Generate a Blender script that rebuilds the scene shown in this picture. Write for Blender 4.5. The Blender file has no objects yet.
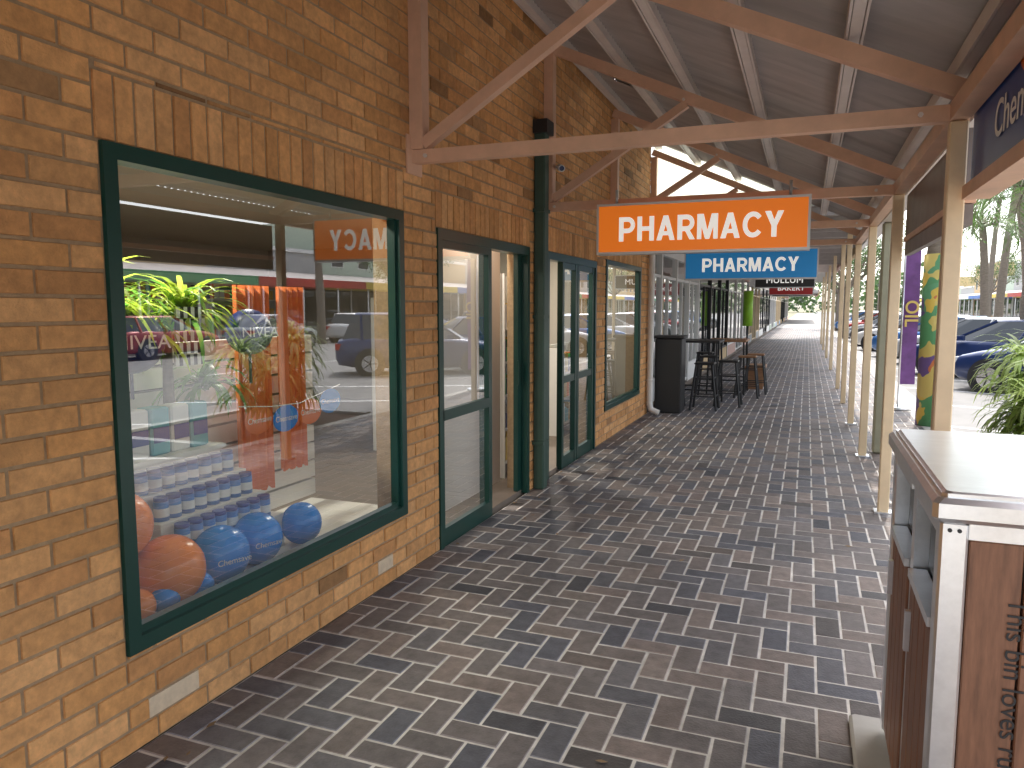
import bpy, math, random
from mathutils import Vector, Matrix, Quaternion
random.seed(7)
R=random.random
U=random.uniform
scene=bpy.context.scene
COL=scene.collection

# ---------------------------------------------------------------- materials
def mat(name,color,rough=0.6,metal=0.0,var=0.12,scale=6.0,bump=0.0,attr=False,emit=None,estr=0.0,spec=0.5,coat=0.0,detail=4,stretch=None,big=0.0,bigscale=0.7):
    m=bpy.data.materials.new(name); m.use_nodes=True
    nt=m.node_tree; N=nt.nodes; L=nt.links
    b=N['Principled BSDF']
    b.inputs['Roughness'].default_value=rough
    b.inputs['Metallic'].default_value=metal
    b.inputs['Specular IOR Level'].default_value=spec
    b.inputs['Coat Weight'].default_value=coat
    tc=N.new('ShaderNodeTexCoord')
    vec=tc.outputs['Object']
    if stretch:
        mp=N.new('ShaderNodeMapping'); mp.inputs['Scale'].default_value=stretch
        L.new(vec,mp.inputs['Vector']); vec=mp.outputs['Vector']
    no=N.new('ShaderNodeTexNoise'); no.inputs['Scale'].default_value=scale; no.inputs['Detail'].default_value=detail
    no.inputs['Roughness'].default_value=0.65
    L.new(vec,no.inputs['Vector'])
    mr=N.new('ShaderNodeMapRange'); mr.inputs['From Min'].default_value=0.25; mr.inputs['From Max'].default_value=0.75
    mr.inputs['To Min'].default_value=1-var; mr.inputs['To Max'].default_value=1+var
    L.new(no.outputs['Fac'],mr.inputs['Value'])
    fac=mr.outputs['Result']
    if big>0:
        n3=N.new('ShaderNodeTexNoise'); n3.inputs['Scale'].default_value=bigscale; n3.inputs['Detail'].default_value=6; n3.inputs['Roughness'].default_value=.6
        L.new(vec,n3.inputs['Vector'])
        m3=N.new('ShaderNodeMapRange'); m3.inputs['From Min'].default_value=0.3; m3.inputs['From Max'].default_value=0.7
        m3.inputs['To Min'].default_value=1-big; m3.inputs['To Max'].default_value=1+big
        L.new(n3.outputs['Fac'],m3.inputs['Value'])
        mm=N.new('ShaderNodeMath'); mm.operation='MULTIPLY'; L.new(fac,mm.inputs[0]); L.new(m3.outputs['Result'],mm.inputs[1]); fac=mm.outputs[0]
    mx=N.new('ShaderNodeVectorMath'); mx.operation='SCALE'
    if attr:
        at=N.new('ShaderNodeAttribute'); at.attribute_name='Col'
        L.new(at.outputs['Color'],mx.inputs[0])
    else:
        mx.inputs[0].default_value=color[:3]
    L.new(fac,mx.inputs['Scale'])
    L.new(mx.outputs['Vector'],b.inputs['Base Color'])
    if bump>0:
        n2=N.new('ShaderNodeTexNoise'); n2.inputs['Scale'].default_value=scale*6; n2.inputs['Detail'].default_value=5
        L.new(vec,n2.inputs['Vector'])
        bp=N.new('ShaderNodeBump'); bp.inputs['Strength'].default_value=bump; bp.inputs['Distance'].default_value=0.01
        L.new(n2.outputs['Fac'],bp.inputs['Height']); L.new(bp.outputs['Normal'],b.inputs['Normal'])
    if emit:
        b.inputs['Emission Color'].default_value=(*emit,1); b.inputs['Emission Strength'].default_value=estr
    return m

def glassmat(name,tint=(0.85,0.9,0.88),f0=0.12,rough=0.0):
    m=bpy.data.materials.new(name); m.use_nodes=True
    nt=m.node_tree; N=nt.nodes; L=nt.links
    for n in list(N):
        if n.type=='BSDF_PRINCIPLED': N.remove(n)
    out=[n for n in N if n.type=='OUTPUT_MATERIAL'][0]
    tr=N.new('ShaderNodeBsdfTransparent'); tr.inputs['Color'].default_value=(*tint,1)
    gl=N.new('ShaderNodeBsdfGlossy'); gl.inputs['Roughness'].default_value=rough; gl.inputs['Color'].default_value=(0.97,0.98,1,1)
    lw=N.new('ShaderNodeLayerWeight'); lw.inputs['Blend'].default_value=0.5
    pw=N.new('ShaderNodeMath'); pw.operation='POWER'; pw.inputs[1].default_value=4.0
    L.new(lw.outputs['Facing'],pw.inputs[0])
    mr=N.new('ShaderNodeMapRange'); mr.inputs['To Min'].default_value=f0; mr.inputs['To Max'].default_value=1.0
    L.new(pw.outputs[0],mr.inputs['Value'])
    mx=N.new('ShaderNodeMixShader')
    L.new(mr.outputs['Result'],mx.inputs['Fac']); L.new(tr.outputs[0],mx.inputs[1]); L.new(gl.outputs[0],mx.inputs[2])
    L.new(mx.outputs[0],out.inputs['Surface'])
    return m

def leafmat(name,attr=True,tr=0.35):
    m=bpy.data.materials.new(name); m.use_nodes=True
    nt=m.node_tree; N=nt.nodes; L=nt.links
    b=N['Principled BSDF']; out=[n for n in N if n.type=='OUTPUT_MATERIAL'][0]
    at=N.new('ShaderNodeAttribute'); at.attribute_name='Col'
    L.new(at.outputs['Color'],b.inputs['Base Color']); b.inputs['Roughness'].default_value=0.4
    t=N.new('ShaderNodeBsdfTranslucent')
    sc=N.new('ShaderNodeVectorMath'); sc.operation='SCALE'; sc.inputs['Scale'].default_value=1.8
    L.new(at.outputs['Color'],sc.inputs[0]); L.new(sc.outputs[0],t.inputs['Color'])
    mx=N.new('ShaderNodeMixShader'); mx.inputs['Fac'].default_value=tr
    L.new(b.outputs[0],mx.inputs[1]); L.new(t.outputs[0],mx.inputs[2]); L.new(mx.outputs[0],out.inputs['Surface'])
    return m

# ---------------------------------------------------------------- mesh builder
class MB:
    def __init__(s): s.v=[];s.f=[];s.m=[];s.s=[];s.c=[]
    def face(s,idx,m=0,sm=False,col=None):
        s.f.append(idx);s.m.append(m);s.s.append(sm);s.c.append(col or (1,1,1))
    def poly(s,pts,m=0,sm=False,col=None):
        i=len(s.v); s.v+= [tuple(p) for p in pts]; s.face(list(range(i,i+len(pts))),m,sm,col)
    def box(s,x0,x1,y0,y1,z0,z1,m=0,col=None,M=None):
        if x0>x1:x0,x1=x1,x0
        if y0>y1:y0,y1=y1,y0
        if z0>z1:z0,z1=z1,z0
        P=[(x0,y0,z0),(x1,y0,z0),(x1,y1,z0),(x0,y1,z0),(x0,y0,z1),(x1,y0,z1),(x1,y1,z1),(x0,y1,z1)]
        if M is not None: P=[tuple(M@Vector(p)) for p in P]
        i=len(s.v); s.v+=P
        for q in ((0,3,2,1),(4,5,6,7),(0,1,5,4),(1,2,6,5),(2,3,7,6),(3,0,4,7)):
            s.face([i+k for k in q],m,False,col)
    def cbox(s,x0,x1,y0,y1,z0,z1,b,m=0,col=None):
        def ring(ins,z): 
            a,c,d,e=x0+ins,x1-ins,y0+ins,y1-ins
            k=b
            return [(a+k,d,z),(c-k,d,z),(c,d+k,z),(c,e-k,z),(c-k,e,z),(a+k,e,z),(a,e-k,z),(a,d+k,z)]
        rs=[ring(b,z0),ring(0,z0+b),ring(0,z1-b),ring(b,z1)]
        i=len(s.v)
        for r in rs: s.v+=r
        for j in range(3):
            for k in range(8):
                s.face([i+j*8+k,i+j*8+(k+1)%8,i+(j+1)*8+(k+1)%8,i+(j+1)*8+k],m,False,col)
        s.face([i+24+k for k in range(8)],m,False,col); s.face([i+7-k for k in range(8)],m,False,col)
    def beam(s,p1,p2,w,h,m=0,up=(0,0,1),col=None):
        p1=Vector(p1);p2=Vector(p2);d=(p2-p1).normalized()
        u=Vector(up)
        if abs(d.dot(u))>0.99: u=Vector((0,1,0))
        sd=d.cross(u).normalized(); u=sd.cross(d).normalized()
        P=[]
        for p in (p1,p2):
            for a,b in ((-1,-1),(1,-1),(1,1),(-1,1)):
                P.append(tuple(p+sd*(a*w/2)+u*(b*h/2)))
        i=len(s.v); s.v+=P
        for q in ((3,2,1,0),(4,5,6,7),(0,1,5,4),(1,2,6,5),(2,3,7,6),(3,0,4,7)):
            s.face([i+k for k in q],m,False,col)
    def cyl(s,p1,p2,r1,r2=None,n=16,m=0,caps=True,sm=True,col=None):
        if r2 is None:r2=r1
        p1=Vector(p1);p2=Vector(p2);d=(p2-p1).normalized()
        u=Vector((0,0,1)) if abs(d.z)<0.9 else Vector((1,0,0))
        a=d.cross(u).normalized(); b=d.cross(a).normalized()
        i=len(s.v)
        for p,r in ((p1,r1),(p2,r2)):
            for k in range(n):
                t=2*math.pi*k/n
                s.v.append(tuple(p+a*(r*math.cos(t))+b*(r*math.sin(t))))
        for k in range(n):
            s.face([i+k,i+n+k,i+n+(k+1)%n,i+(k+1)%n],m,sm,col)
        if caps:
            s.face([i+k for k in range(n)],m,False,col); s.face([i+n+n-1-k for k in range(n)],m,False,col)
    def tube(s,pts,rad,n=10,m=0,col=None):
        i=len(s.v); K=len(pts)
        for j,p in enumerate(pts):
            p=Vector(p)
            d=(Vector(pts[min(j+1,K-1)])-Vector(pts[max(j-1,0)])).normalized()
            u=Vector((0,0,1)) if abs(d.z)<0.9 else Vector((1,0,0))
            a=d.cross(u).normalized(); b=d.cross(a).normalized()
            r=rad[j] if isinstance(rad,(list,tuple)) else rad
            for k in range(n):
                t=2*math.pi*k/n
                s.v.append(tuple(p+a*(r*math.cos(t))+b*(r*math.sin(t))))
        for j in range(K-1):
            for k in range(n):
                s.face([i+j*n+k,i+(j+1)*n+k,i+(j+1)*n+(k+1)%n,i+j*n+(k+1)%n],m,True,col)
    def sphere(s,c,r,m=0,n=20,k=12,sc=(1,1,1),col=None):
        i=len(s.v); c=Vector(c)
        for a in range(k+1):
            th=math.pi*a/k
            for b in range(n):
                ph=2*math.pi*b/n
                s.v.append((c.x+r*sc[0]*math.sin(th)*math.cos(ph),c.y+r*sc[1]*math.sin(th)*math.sin(ph),c.z+r*sc[2]*math.cos(th)))
        for a in range(k):
            for b in range(n):
                s.face([i+a*n+b,i+(a+1)*n+b,i+(a+1)*n+(b+1)%n,i+a*n+(b+1)%n],m,True,col)
    def make(s,name,mats,loc=(0,0,0),rz=0,parent=None,colattr=False):
        me=bpy.data.meshes.new(name); me.from_pydata(s.v,[],s.f)
        for mm in mats: me.materials.append(mm)
        me.polygons.foreach_set('material_index',s.m)
        me.polygons.foreach_set('use_smooth',s.s)
        if colattr:
            ca=me.color_attributes.new('Col','FLOAT_COLOR','CORNER')
            data=[]
            for f,c in zip(s.f,s.c):
                data+= [c[0],c[1],c[2],1.0]*len(f)
            ca.data.foreach_set('color',data)
        me.update()
        o=bpy.data.objects.new(name,me); COL.objects.link(o)
        o.location=loc; o.rotation_euler=(0,0,rz)
        if parent: o.parent=parent
        return o

def text(name,body,size,mt,loc,rot,parent=None,bold=0.0,extrude=0.001,align='CENTER',sx=1.0,spacing=1.0):
    cu=bpy.data.curves.new(name,'FONT'); cu.body=body; cu.size=size; cu.align_x=align; cu.align_y='CENTER'
    cu.extrude=extrude; cu.space_character=spacing
    cu.bevel_depth=bold; cu.bevel_resolution=1
    cu.materials.append(mt)
    o=bpy.data.objects.new(name,cu); COL.objects.link(o); o.location=loc; o.rotation_euler=rot; o.scale=(sx,1,0.3)
    if parent: o.parent=parent
    return o

# bold sans-serif capitals as flat vinyl pieces
def _bowl(pts,t):
    out=[];inn=[]
    n=len(pts)
    for j in range(n):
        a=Vector(pts[max(j-1,0)]);c=Vector(pts[min(j+1,n-1)]);d=(c-a).normalized(); nn=Vector((-d.y,d.x))
        p=Vector(pts[j]); out.append(p+nn*t/2); inn.append(p-nn*t/2)
    return [[out[j],out[j+1],inn[j+1],inn[j]] for j in range(n-1)]
def glyph(ch):
    T=.2
    if ch=='P' or ch=='R':
        path=[(.15,.905),(.40,.905)]+[(.40+.235*math.sin(a),.67+.235*math.cos(a)) for a in [math.pi*k/12 for k in range(1,12)]]+[(.40,.435),(.15,.435)]
        g=[[(0,0),(.21,0),(.21,1),(0,1)]]+_bowl(path,.19)
        if ch=='R': g.append([(.30,.42),(.50,.42),(.77,0),(.53,0)])
        return g,(.74 if ch=='R' else .73)
    if ch=='H': return [[(0,0),(.21,0),(.21,1),(0,1)],[(.54,0),(.75,0),(.75,1),(.54,1)],[(.2,.41),(.55,.41),(.55,.59),(.2,.59)]],.75
    if ch=='A': return [[(0,0),(.22,0),(.51,1),(.30,1)],[(.81,0),(.59,0),(.30,1),(.51,1)],[(.17,.20),(.64,.20),(.60,.36),(.21,.36)]],.81
    if ch=='M': return [[(0,0),(.19,0),(.19,1),(0,1)],[(.69,0),(.88,0),(.88,1),(.69,1)],[(.03,1),(.27,1),(.53,0),(.35,0)],[(.85,1),(.61,1),(.35,0),(.53,0)]],.88
    if ch=='C':
        path=[(.42+.33*math.cos(a),.5+.41*math.sin(a)) for a in [math.radians(38+284*k/22) for k in range(23)]]
        return _bowl(path,.19),.78
    if ch=='Y': return [[(0,1),(.24,1),(.47,.43),(.285,.40)],[(.76,1),(.52,1),(.29,.43),(.475,.40)],[(.275,0),(.485,0),(.485,.44),(.275,.44)]],.76
def blocktext(name,word,height,width,mt,loc,flip,parent):
    G=[glyph(c) for c in word]; sp=.11
    tot=sum(w for _,w in G)+sp*(len(word)-1); sx=width/tot
    b=MB(); x=-width/2; j=0
    for polys,w in G:
        for p in polys:
            dpt=-0.0015-0.0001*j; j=(j+1)%9
            pts=[((x+q[0]*sx),dpt,(q[1]-.5)*height) for q in p]
            b.poly(pts,0)
        x+=(w+sp)*sx
    return b.make(name,[mt],loc=loc,rz=math.pi if flip else 0,parent=parent)

WX=-2.2   # wall face
# ---------------------------------------------------------------- material set
M_brick=mat('brick',(0,0,0),0.8,attr=True,var=0.24,scale=22,bump=0.35,big=.15,bigscale=1.1)
M_mortar=mat('mortar',(0.38,0.26,0.15),0.9,var=0.2,scale=30,bump=0.3,big=.15)
M_paver=mat('paver',(0,0,0),0.62,attr=True,var=0.28,scale=16,bump=0.4,spec=0.4,big=.22,bigscale=.8)
M_grout=mat('grout',(0.56,0.53,0.49),0.9,var=0.3,scale=9,big=.3,bigscale=1.0)
M_green=mat('green_frame',(0.008,0.05,0.038),0.3,var=0.1,scale=3,spec=0.5)
M_glass=glassmat('shop_glass',f0=0.23)
M_salmon=mat('salmon_paint',(0.70,0.43,0.29),0.5,var=0.12,scale=5,big=.08,bigscale=3)
M_cream=mat('cream_paint',(0.78,0.60,0.38),0.5,var=0.08,scale=5,big=.08,bigscale=3)
M_roof=mat('roof_sheet',(0.42,0.385,0.37),0.5,metal=0.0,var=0.2,scale=2,stretch=(0.4,3,1))
M_purlin=mat('purlin_steel',(0.70,0.62,0.57),0.4,var=0.1,scale=5)
M_conc=mat('concrete',(0.42,0.40,0.37),0.85,var=0.15,scale=3,bump=0.2)
M_asph=mat('asphalt',(0.19,0.185,0.18),0.85,var=0.2,scale=1.2,bump=0.3)
M_line=mat('road_paint',(0.75,0.75,0.73),0.7,var=0.08)
M_white=mat('white_paint',(0.78,0.77,0.74),0.5,var=0.04)
M_steel=mat('brushed_steel',(0.86,0.87,0.88),0.30,metal=1.0,var=0.06,scale=40,stretch=(1,8,1),big=.05,bigscale=3)
M_dark=mat('dark_paint',(0.02,0.02,0.022),0.4,var=0.1)
M_timber=mat('timber',(0.24,0.11,0.06),0.5,var=0.4,scale=8,stretch=(6,6,0.7))
M_wood=mat('brown_wood',(0.30,0.15,0.07),0.55,var=0.3,scale=8,stretch=(1,6,6))
M_leaf=leafmat('leaves')
M_bark=mat('bark',(0.22,0.18,0.14),0.9,var=0.3,scale=8,bump=0.6,stretch=(1,1,4))
M_bluepl=mat('blue_rubber',(0.01,0.25,0.80),0.2,var=0.03)
M_orangepl=mat('orange_rubber',(0.90,0.24,0.04),0.22,var=0.03)
M_navy=mat('navy',(0.01,0.02,0.10),0.35,var=0.03)
M_tint=mat('tinted_glass',(0.015,0.02,0.022),0.03,var=0.02,spec=1.0)
M_tyre=mat('tyre',(0.02,0.02,0.02),0.8,var=0.1)
M_chrome=mat('alloy',(0.6,0.6,0.62),0.25,metal=1.0,var=0.03)
M_red=mat('red_lens',(0.5,0.01,0.01),0.2,var=0.02)
M_lens=mat('clear_lens',(0.7,0.72,0.75),0.15,var=0.02)

# ---------------------------------------------------------------- ground, roads
b=MB(); b.poly([(-600,-600,-0.2),(600,-600,-0.2),(600,900,-0.2),(-600,900,-0.2)])
b.make('ground',[mat('dry_grass',(0.16,0.15,0.09),0.95,var=0.3,scale=0.3)])
b=MB(); b.poly([(1.6,-60,-0.15),(18,-60,-0.15),(18,300,-0.15),(1.6,300,-0.15)])
b.make('road',[M_asph])
b=MB()
for k in range(-6,60):
    b.box(9.75,9.87,k*5,k*5+2.2,-0.15,-0.146)
for k in range(-8,50):
    y=k*2.9+1.0
    for x0,x1 in ((1.7,6.3),):
        b.poly([(x0,y,-0.146),(x1,y-2.2,-0.146),(x1,y-2.08,-0.146),(x0,y+0.12,-0.146)])
b.make('road_markings',[M_line])
b=MB()
b.box(1.5,1.66,-60,200,-0.2,0.0,0); b.box(1.66,2.0,-60,200,-0.2,-0.135,0)
b.make('kerb',[M_conc])
b=MB()
b.box(18,18.16,-60,200,-0.2,0.0,0); b.box(18.16,22,-60,200,-0.2,-0.004,0)
b.make('pavement',[M_conc])
def herring(x0,x1,y0,y1,w=0.121,gap=0.0095):
    b=MB()
    b.box(x0,x1,y0,y1,-0.2,-0.0032,1)
    pal=[(0.165,0.14,0.13),(0.15,0.132,0.127),(0.20,0.165,0.148),(0.13,0.123,0.128),(0.095,0.096,0.112),(0.155,0.137,0.133),(0.185,0.15,0.135),(0.14,0.125,0.122),(0.11,0.108,0.12)]
    nx=int((x1-x0)/w)+6; ny=int((y1-y0)/w)+6
    def put(a,c,d,e):
        a=max(a,x0);c=min(c,x1);d=max(d,y0);e=min(e,y1)
        if c-a<0.02 or e-d<0.02:return
        g1=gap*U(.35,.65); g2=gap*U(.35,.65)
        a+=g1;c-=gap-g1;d+=g2;e-=gap-g2
        col=random.choice(pal); k=U(0.88,1.15)
        if R()<0.05: k*=0.6
        col=tuple(q*k for q in col)
        z=U(-0.0012,0.0008); t=0.004
        i=len(b.v)
        dz=[U(-0.0008,0.0008) for _ in range(4)]
        b.v+=[(a,d,-0.004),(c,d,-0.004),(c,e,-0.004),(a,e,-0.004),(a+t,d+t,z+dz[0]),(c-t,d+t,z+dz[1]),(c-t,e-t,z+dz[2]),(a+t,e-t,z+dz[3])]
        b.face([i+4,i+5,i+6,i+7],0,False,col)
        edge=tuple(q*1.9 for q in col)  # bevels coloured lighter than the top, a painted sunlit highlight
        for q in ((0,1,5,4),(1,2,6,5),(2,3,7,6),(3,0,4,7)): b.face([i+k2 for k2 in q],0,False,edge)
    for i in range(-3,nx):
        for j in range(-3,ny):
            k=(i-j)%4
            X=x0+i*w; Y=y0+j*w
            if k==0: put(X,X+2*w,Y,Y+w)
            if k==3: put(X,X+w,Y,Y+2*w)
    return b
hb=herring(WX-0.005,1.5,-1.0,62)
hb.make('footpath',[M_paver,M_grout],colattr=True)
b=MB(); b.box(WX-0.01,1.5,62.01,200,-0.2,-0.002,0); b.box(WX-0.01,1.5,-60,-1.01,-0.2,-0.002,0)
b.make('footpath',[M_conc])
# leaf litter and gum spots on the paving
b=MB()
for k in range(90):
    x=random.choice([U(-2.18,-1.9),U(-2.1,1.4),U(.2,1.4)]); y=U(1,16); s_=U(.012,.03); a=U(0,6.28)
    b.poly([(x+s_*math.cos(a+q)*(1 if q in(0,3.14) else .45),y+s_*math.sin(a+q)*(1 if q in(0,3.14) else .45),.004+U(0,.004)) for q in (0,1.57,3.14,4.71)],0)
b.make('leaf_litter',[mat('dry_leaf',(0.25,0.16,0.08),.8,var=.4)])

# ---------------------------------------------------------------- pharmacy building
openings=[(1.88,3.88,0.365,2.15),(4.32,6.02,0.0,2.10),(6.5,8.2,0.0,2.10),(8.62,10.6,0.365,2.15)]
def clip(rect,ops):
    rs=[rect]
    for o in ops:
        n=[]
        for r in rs:
            a,c,d,e=r
            if c<=o[0] or a>=o[1] or e<=o[2] or d>=o[3]: n.append(r);continue
            if a<o[0]: n.append((a,o[0],d,e))
            if c>o[1]: n.append((o[1],c,d,e))
            aa=max(a,o[0]);cc=min(c,o[1])
            if d<o[2]: n.append((aa,cc,d,o[2]))
            if e>o[3]: n.append((aa,cc,o[3],e))
        rs=n
    return [r for r in rs if r[1]-r[0]>0.012 and r[3]-r[2]>0.012]
bw=MB()
Y0,Y1,ZT=-3.0,11.2,4.7
sold=[(o[0]-0.02,o[1]+0.02,o[3],o[3]+0.23) for o in openings]
bp=[(0.66,0.335,0.125),(0.68,0.355,0.14),(0.61,0.30,0.105),(0.65,0.33,0.125),(0.70,0.375,0.155),(0.59,0.285,0.105)]
def bcol(y,z):
    c=random.choice(bp); k=U(0.90,1.09)
    d=math.sin(y*1.7+z*2.1)*math.sin(y*0.9-z*1.3+1)
    if R()<0.025+0.10*max(0,d): k*=U(0.45,0.75)
    c=tuple(q*k for q in c)
    return c
def brick(a,c,d,e):
    g=0.005
    a+=g;c-=g;d+=g;e-=g
    if c-a<0.01 or e-d<0.01:return
    x=WX+U(-0.0018,0.0018); t=0.003; xb=WX-0.012
    col=bcol(a,d); i=len(bw.v)
    tw=U(-0.0012,0.0012)
    bw.v+=[(xb,a,d),(xb,c,d),(xb,c,e),(xb,a,e),(x+tw,a+t,d+t),(x-tw,c-t,d+t),(x-tw,c-t,e-t),(x+tw,a+t,e-t)]
    bw.face([i+4,i+5,i+6,i+7],0,False,col)
    for q in ((0,1,5,4),(1,2,6,5),(2,3,7,6),(3,0,4,7)): bw.face([i+k for k in q],0,False,col)
nr=int(ZT/0.086)
for r in range(nr):
    z=r*0.086; y=Y0-(0.125 if r%2 else 0)
    while y<Y1:
        for q in clip((max(y,Y0),min(y+0.25,Y1),z,z+0.086),openings+sold): brick(*q)
        y+=0.25
for s_ in sold:
    n=round((s_[1]-s_[0])/0.086); st=(s_[1]-s_[0])/n
    for k in range(n): brick(s_[0]+k*st,s_[0]+(k+1)*st,s_[2],s_[3])
rects=clip((Y0,Y1,0,ZT),openings)
for a,c,d,e in rects: bw.box(WX-0.20,WX-0.007,a,c,d,e,1)
pharm=bw.make('pharmacy_building',[M_brick,M_mortar],colattr=True)
b=MB()
for (y,z,l) in ((1.96,0.09,0.24),(3.55,0.09,0.16)): b.box(WX-0.004,WX+0.003,y,y+l,z+0.004,z+0.078,0)
b.make('pale_bricks',[mat('pale_brick',(0.68,0.54,0.38),0.85,var=0.15,scale=20)],parent=pharm)
M_ceil=mat('ceiling',(0.80,0.74,0.60),0.8,var=0.03)
M_floor=mat('shop_floor',(0.20,0.16,0.13),0.5,var=0.1)
M_wallin=mat('inner_wall',(0.50,0.46,0.40),0.8,var=0.04)
b=MB()
b.box(-9,WX-0.2,Y0,Y1,2.6,2.8,0); b.box(-9,WX-0.2,Y0,Y1,-0.1,0.02,1)
b.box(-9.1,-9,Y0,Y1,-0.1,ZT,2); b.box(-9,WX-0.2,Y0-0.1,Y0,-0.1,ZT,2); b.box(-9,WX-0.01,Y1-0.15,Y1-0.005,-0.1,ZT-0.002,2)
b.box(-9.1,WX,Y0-0.1,Y1,ZT,ZT+0.1,3)
b.box(WX-0.2,WX-0.05,4.34,6.0,-0.05,0.025,1);b.box(WX-0.2,WX-0.05,6.52,8.18,-0.05,0.025,1)
b.make('shell',[M_ceil,M_floor,M_wallin,M_roof],parent=pharm)
b=MB(); g=MB()
def frame(y0,y1,z0,z1,w=0.055,x0=WX-0.07,x1=WX+0.012):
    b.box(x0,x1,y0,y0+w,z0,z1);b.box(x0,x1,y1-w,y1,z0,z1)
    b.box(x0,x1,y0+w,y1-w,z0,z0+w);b.box(x0,x1,y0+w,y1-w,z1-w,z1)
def pane(y0,y1,z0,z1,x=WX-0.03): g.poly([(x,y0,z0),(x,y1,z0),(x,y1,z1),(x,y0,z1)])
for o in (openings[0],openings[3]):
    frame(o[0],o[1],o[2],o[3]); 
    b.box(WX-0.05,WX-0.01,o[0]+0.055,o[1]-0.055,o[2]+0.055,o[2]+0.085); b.box(WX-0.05,WX-0.01,o[0]+0.055,o[0]+0.075,o[2]+0.085,o[3]-0.055)
    b.box(WX-0.05,WX-0.01,o[1]-0.075,o[1]-0.055,o[2]+0.085,o[3]-0.055)
    pane(o[0]+0.05,o[1]-0.05,o[2]+0.05,o[3]-0.05)
def door(y0,y1,ys):
    xx0,xx1=WX-0.09,WX+0.008
    b.box(xx0,xx1,y0,y0+0.05,0,2.10); b.box(xx0,xx1,y1-0.05,y1,0,2.10); b.box(xx0,xx1,y0+0.05,y1-0.05,2.03,2.10)
    b.box(WX-0.045,WX-0.005,ys-0.06,ys,0,2.03); b.box(WX-0.045,WX-0.005,y0+0.05,ys-0.06,0.0,0.12)
    b.box(WX-0.045,WX-0.005,y0+0.05,ys-0.06,0.85,0.92); b.box(WX-0.045,WX-0.005,y0+0.05,ys-0.06,1.98,2.03)
    b.box(WX-0.045,WX-0.005,y0+0.05,y0+0.09,0.12,1.98)
    pane(y0+0.08,ys-0.05,0.1,2.0,WX-0.025)
door(4.32,6.02,5.22)
b.box(WX-0.088,WX-0.05,5.88,5.968,0.03,2.03)
b.box(WX-0.085,WX-0.05,5.16,5.24,0.03,2.03)
b.box(WX-0.05,WX-0.035,5.86,5.88,0.95,1.15)
xx0,xx1=WX-0.09,WX+0.008
b.box(xx0,xx1,6.5,6.55,0,2.10); b.box(xx0,xx1,8.15,8.2,0,2.10); b.box(xx0,xx1,6.55,8.15,2.03,2.10)
for y in (6.98,7.42,7.50,8.08):
    b.box(WX-0.06,WX-0.005,y,y+0.06,0,2.03)
for ya,yb in ((7.04,7.42),(7.56,8.08)):
    for z0,z1 in ((0,0.12),(0.85,0.92),(1.97,2.03)): b.box(WX-0.05,WX-0.01,ya,yb,z0,z1)
    pane(ya-0.01,yb+0.01,0.1,2.0,WX-0.03)
b.make('green_frames',[M_green],parent=pharm)
g.make('window_glass',[M_glass],parent=pharm)
b=MB()
b.cbox(WX+0.004,WX+0.10,6.12,6.24,0.0,3.1,0.01,0)
b.box(WX+0.004,WX+0.13,6.09,6.27,3.05,3.16,1)
for z in (0.4,1.5,2.4): b.box(WX+0.002,WX+0.105,6.10,6.26,z,z+0.03,0)
b.make('downpipe',[mat('dull_green',(0.035,0.075,0.055),.5),M_dark])
b=MB()
b.tube([(WX+0.06,11.1,2.6),(WX+0.06,11.1,0.18),(WX+0.08,11.1,0.08),(WX+0.2,11.1,0.03)],0.045,12)
for z in (0.5,1.6,2.4): b.cyl((WX+0.06,11.1,z),(WX+0.06,11.1,z+0.03),0.052,n=12)
b.make('downpipe',[M_white])
b=MB(); b.cyl((WX,6.48,2.83),(WX+0.1,6.48,2.83),0.012,n=8); b.cyl((WX+0.11,6.50,2.83),(WX+0.18,6.34,2.79),0.03,n=12,m=0)
b.cyl((WX+0.179,6.342,2.791),(WX+0.182,6.335,2.789),0.022,n=12,m=1)
b.make('security_camera',[M_white,M_navy])

# ---------------------------------------------------------------- awning
def roofz(x): return 2.72+(0.65-x)*0.46
aw=MB()
per=0.076; step=per/4; y=-3.0; prof=[0,0.009,0,-0.009]
HX0,HX1,HY0,HY1=-1.90,-1.72,7.66,7.80      # a small hole added to drop a patch of sun by the door
k=0; py=None;po=None
while y<11.42:
    o=prof[k%4]
    if k>0:
        segs=[(WX,0.82)]
        if y>HY0 and y<HY1+step: segs=[(WX,HX0),(HX1,0.82)]
        for xa,xb in segs:
            i=len(aw.v)
            aw.v+=[(xa,py,roofz(xa)+po),(xb,py,roofz(xb)+po),(xb,y,roofz(xb)+o),(xa,y,roofz(xa)+o)]
            aw.face([i,i+1,i+2,i+3],0,False)
    py=y;po=o
    y+=step;k+=1
def topskin(xa,xb,ya,yb): aw.poly([(xa,ya,roofz(xa)+0.04),(xa,yb,roofz(xa)+0.04),(xb,yb,roofz(xb)+0.04),(xb,ya,roofz(xb)+0.04)],0)
topskin(WX,.82,-3,HY0); topskin(WX,.82,HY1,11.42); topskin(WX,HX0,HY0,HY1); topskin(HX1,.82,HY0,HY1)
for x in (-2.12,-1.55,-0.98,-0.41,0.16,0.62):
    z=roofz(x)-0.05
    for dx in (-0.035,0.035):
        aw.beam((x+dx,-3,z),(x+dx,11.4,z),0.012,0.075,1)
    aw.beam((x,-3,z-0.03),(x,11.4,z-0.03),0.05,0.006,1)
PX=0.61
ty=[-1.4,1.2,4.02,6.42,8.82,11.22]
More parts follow.
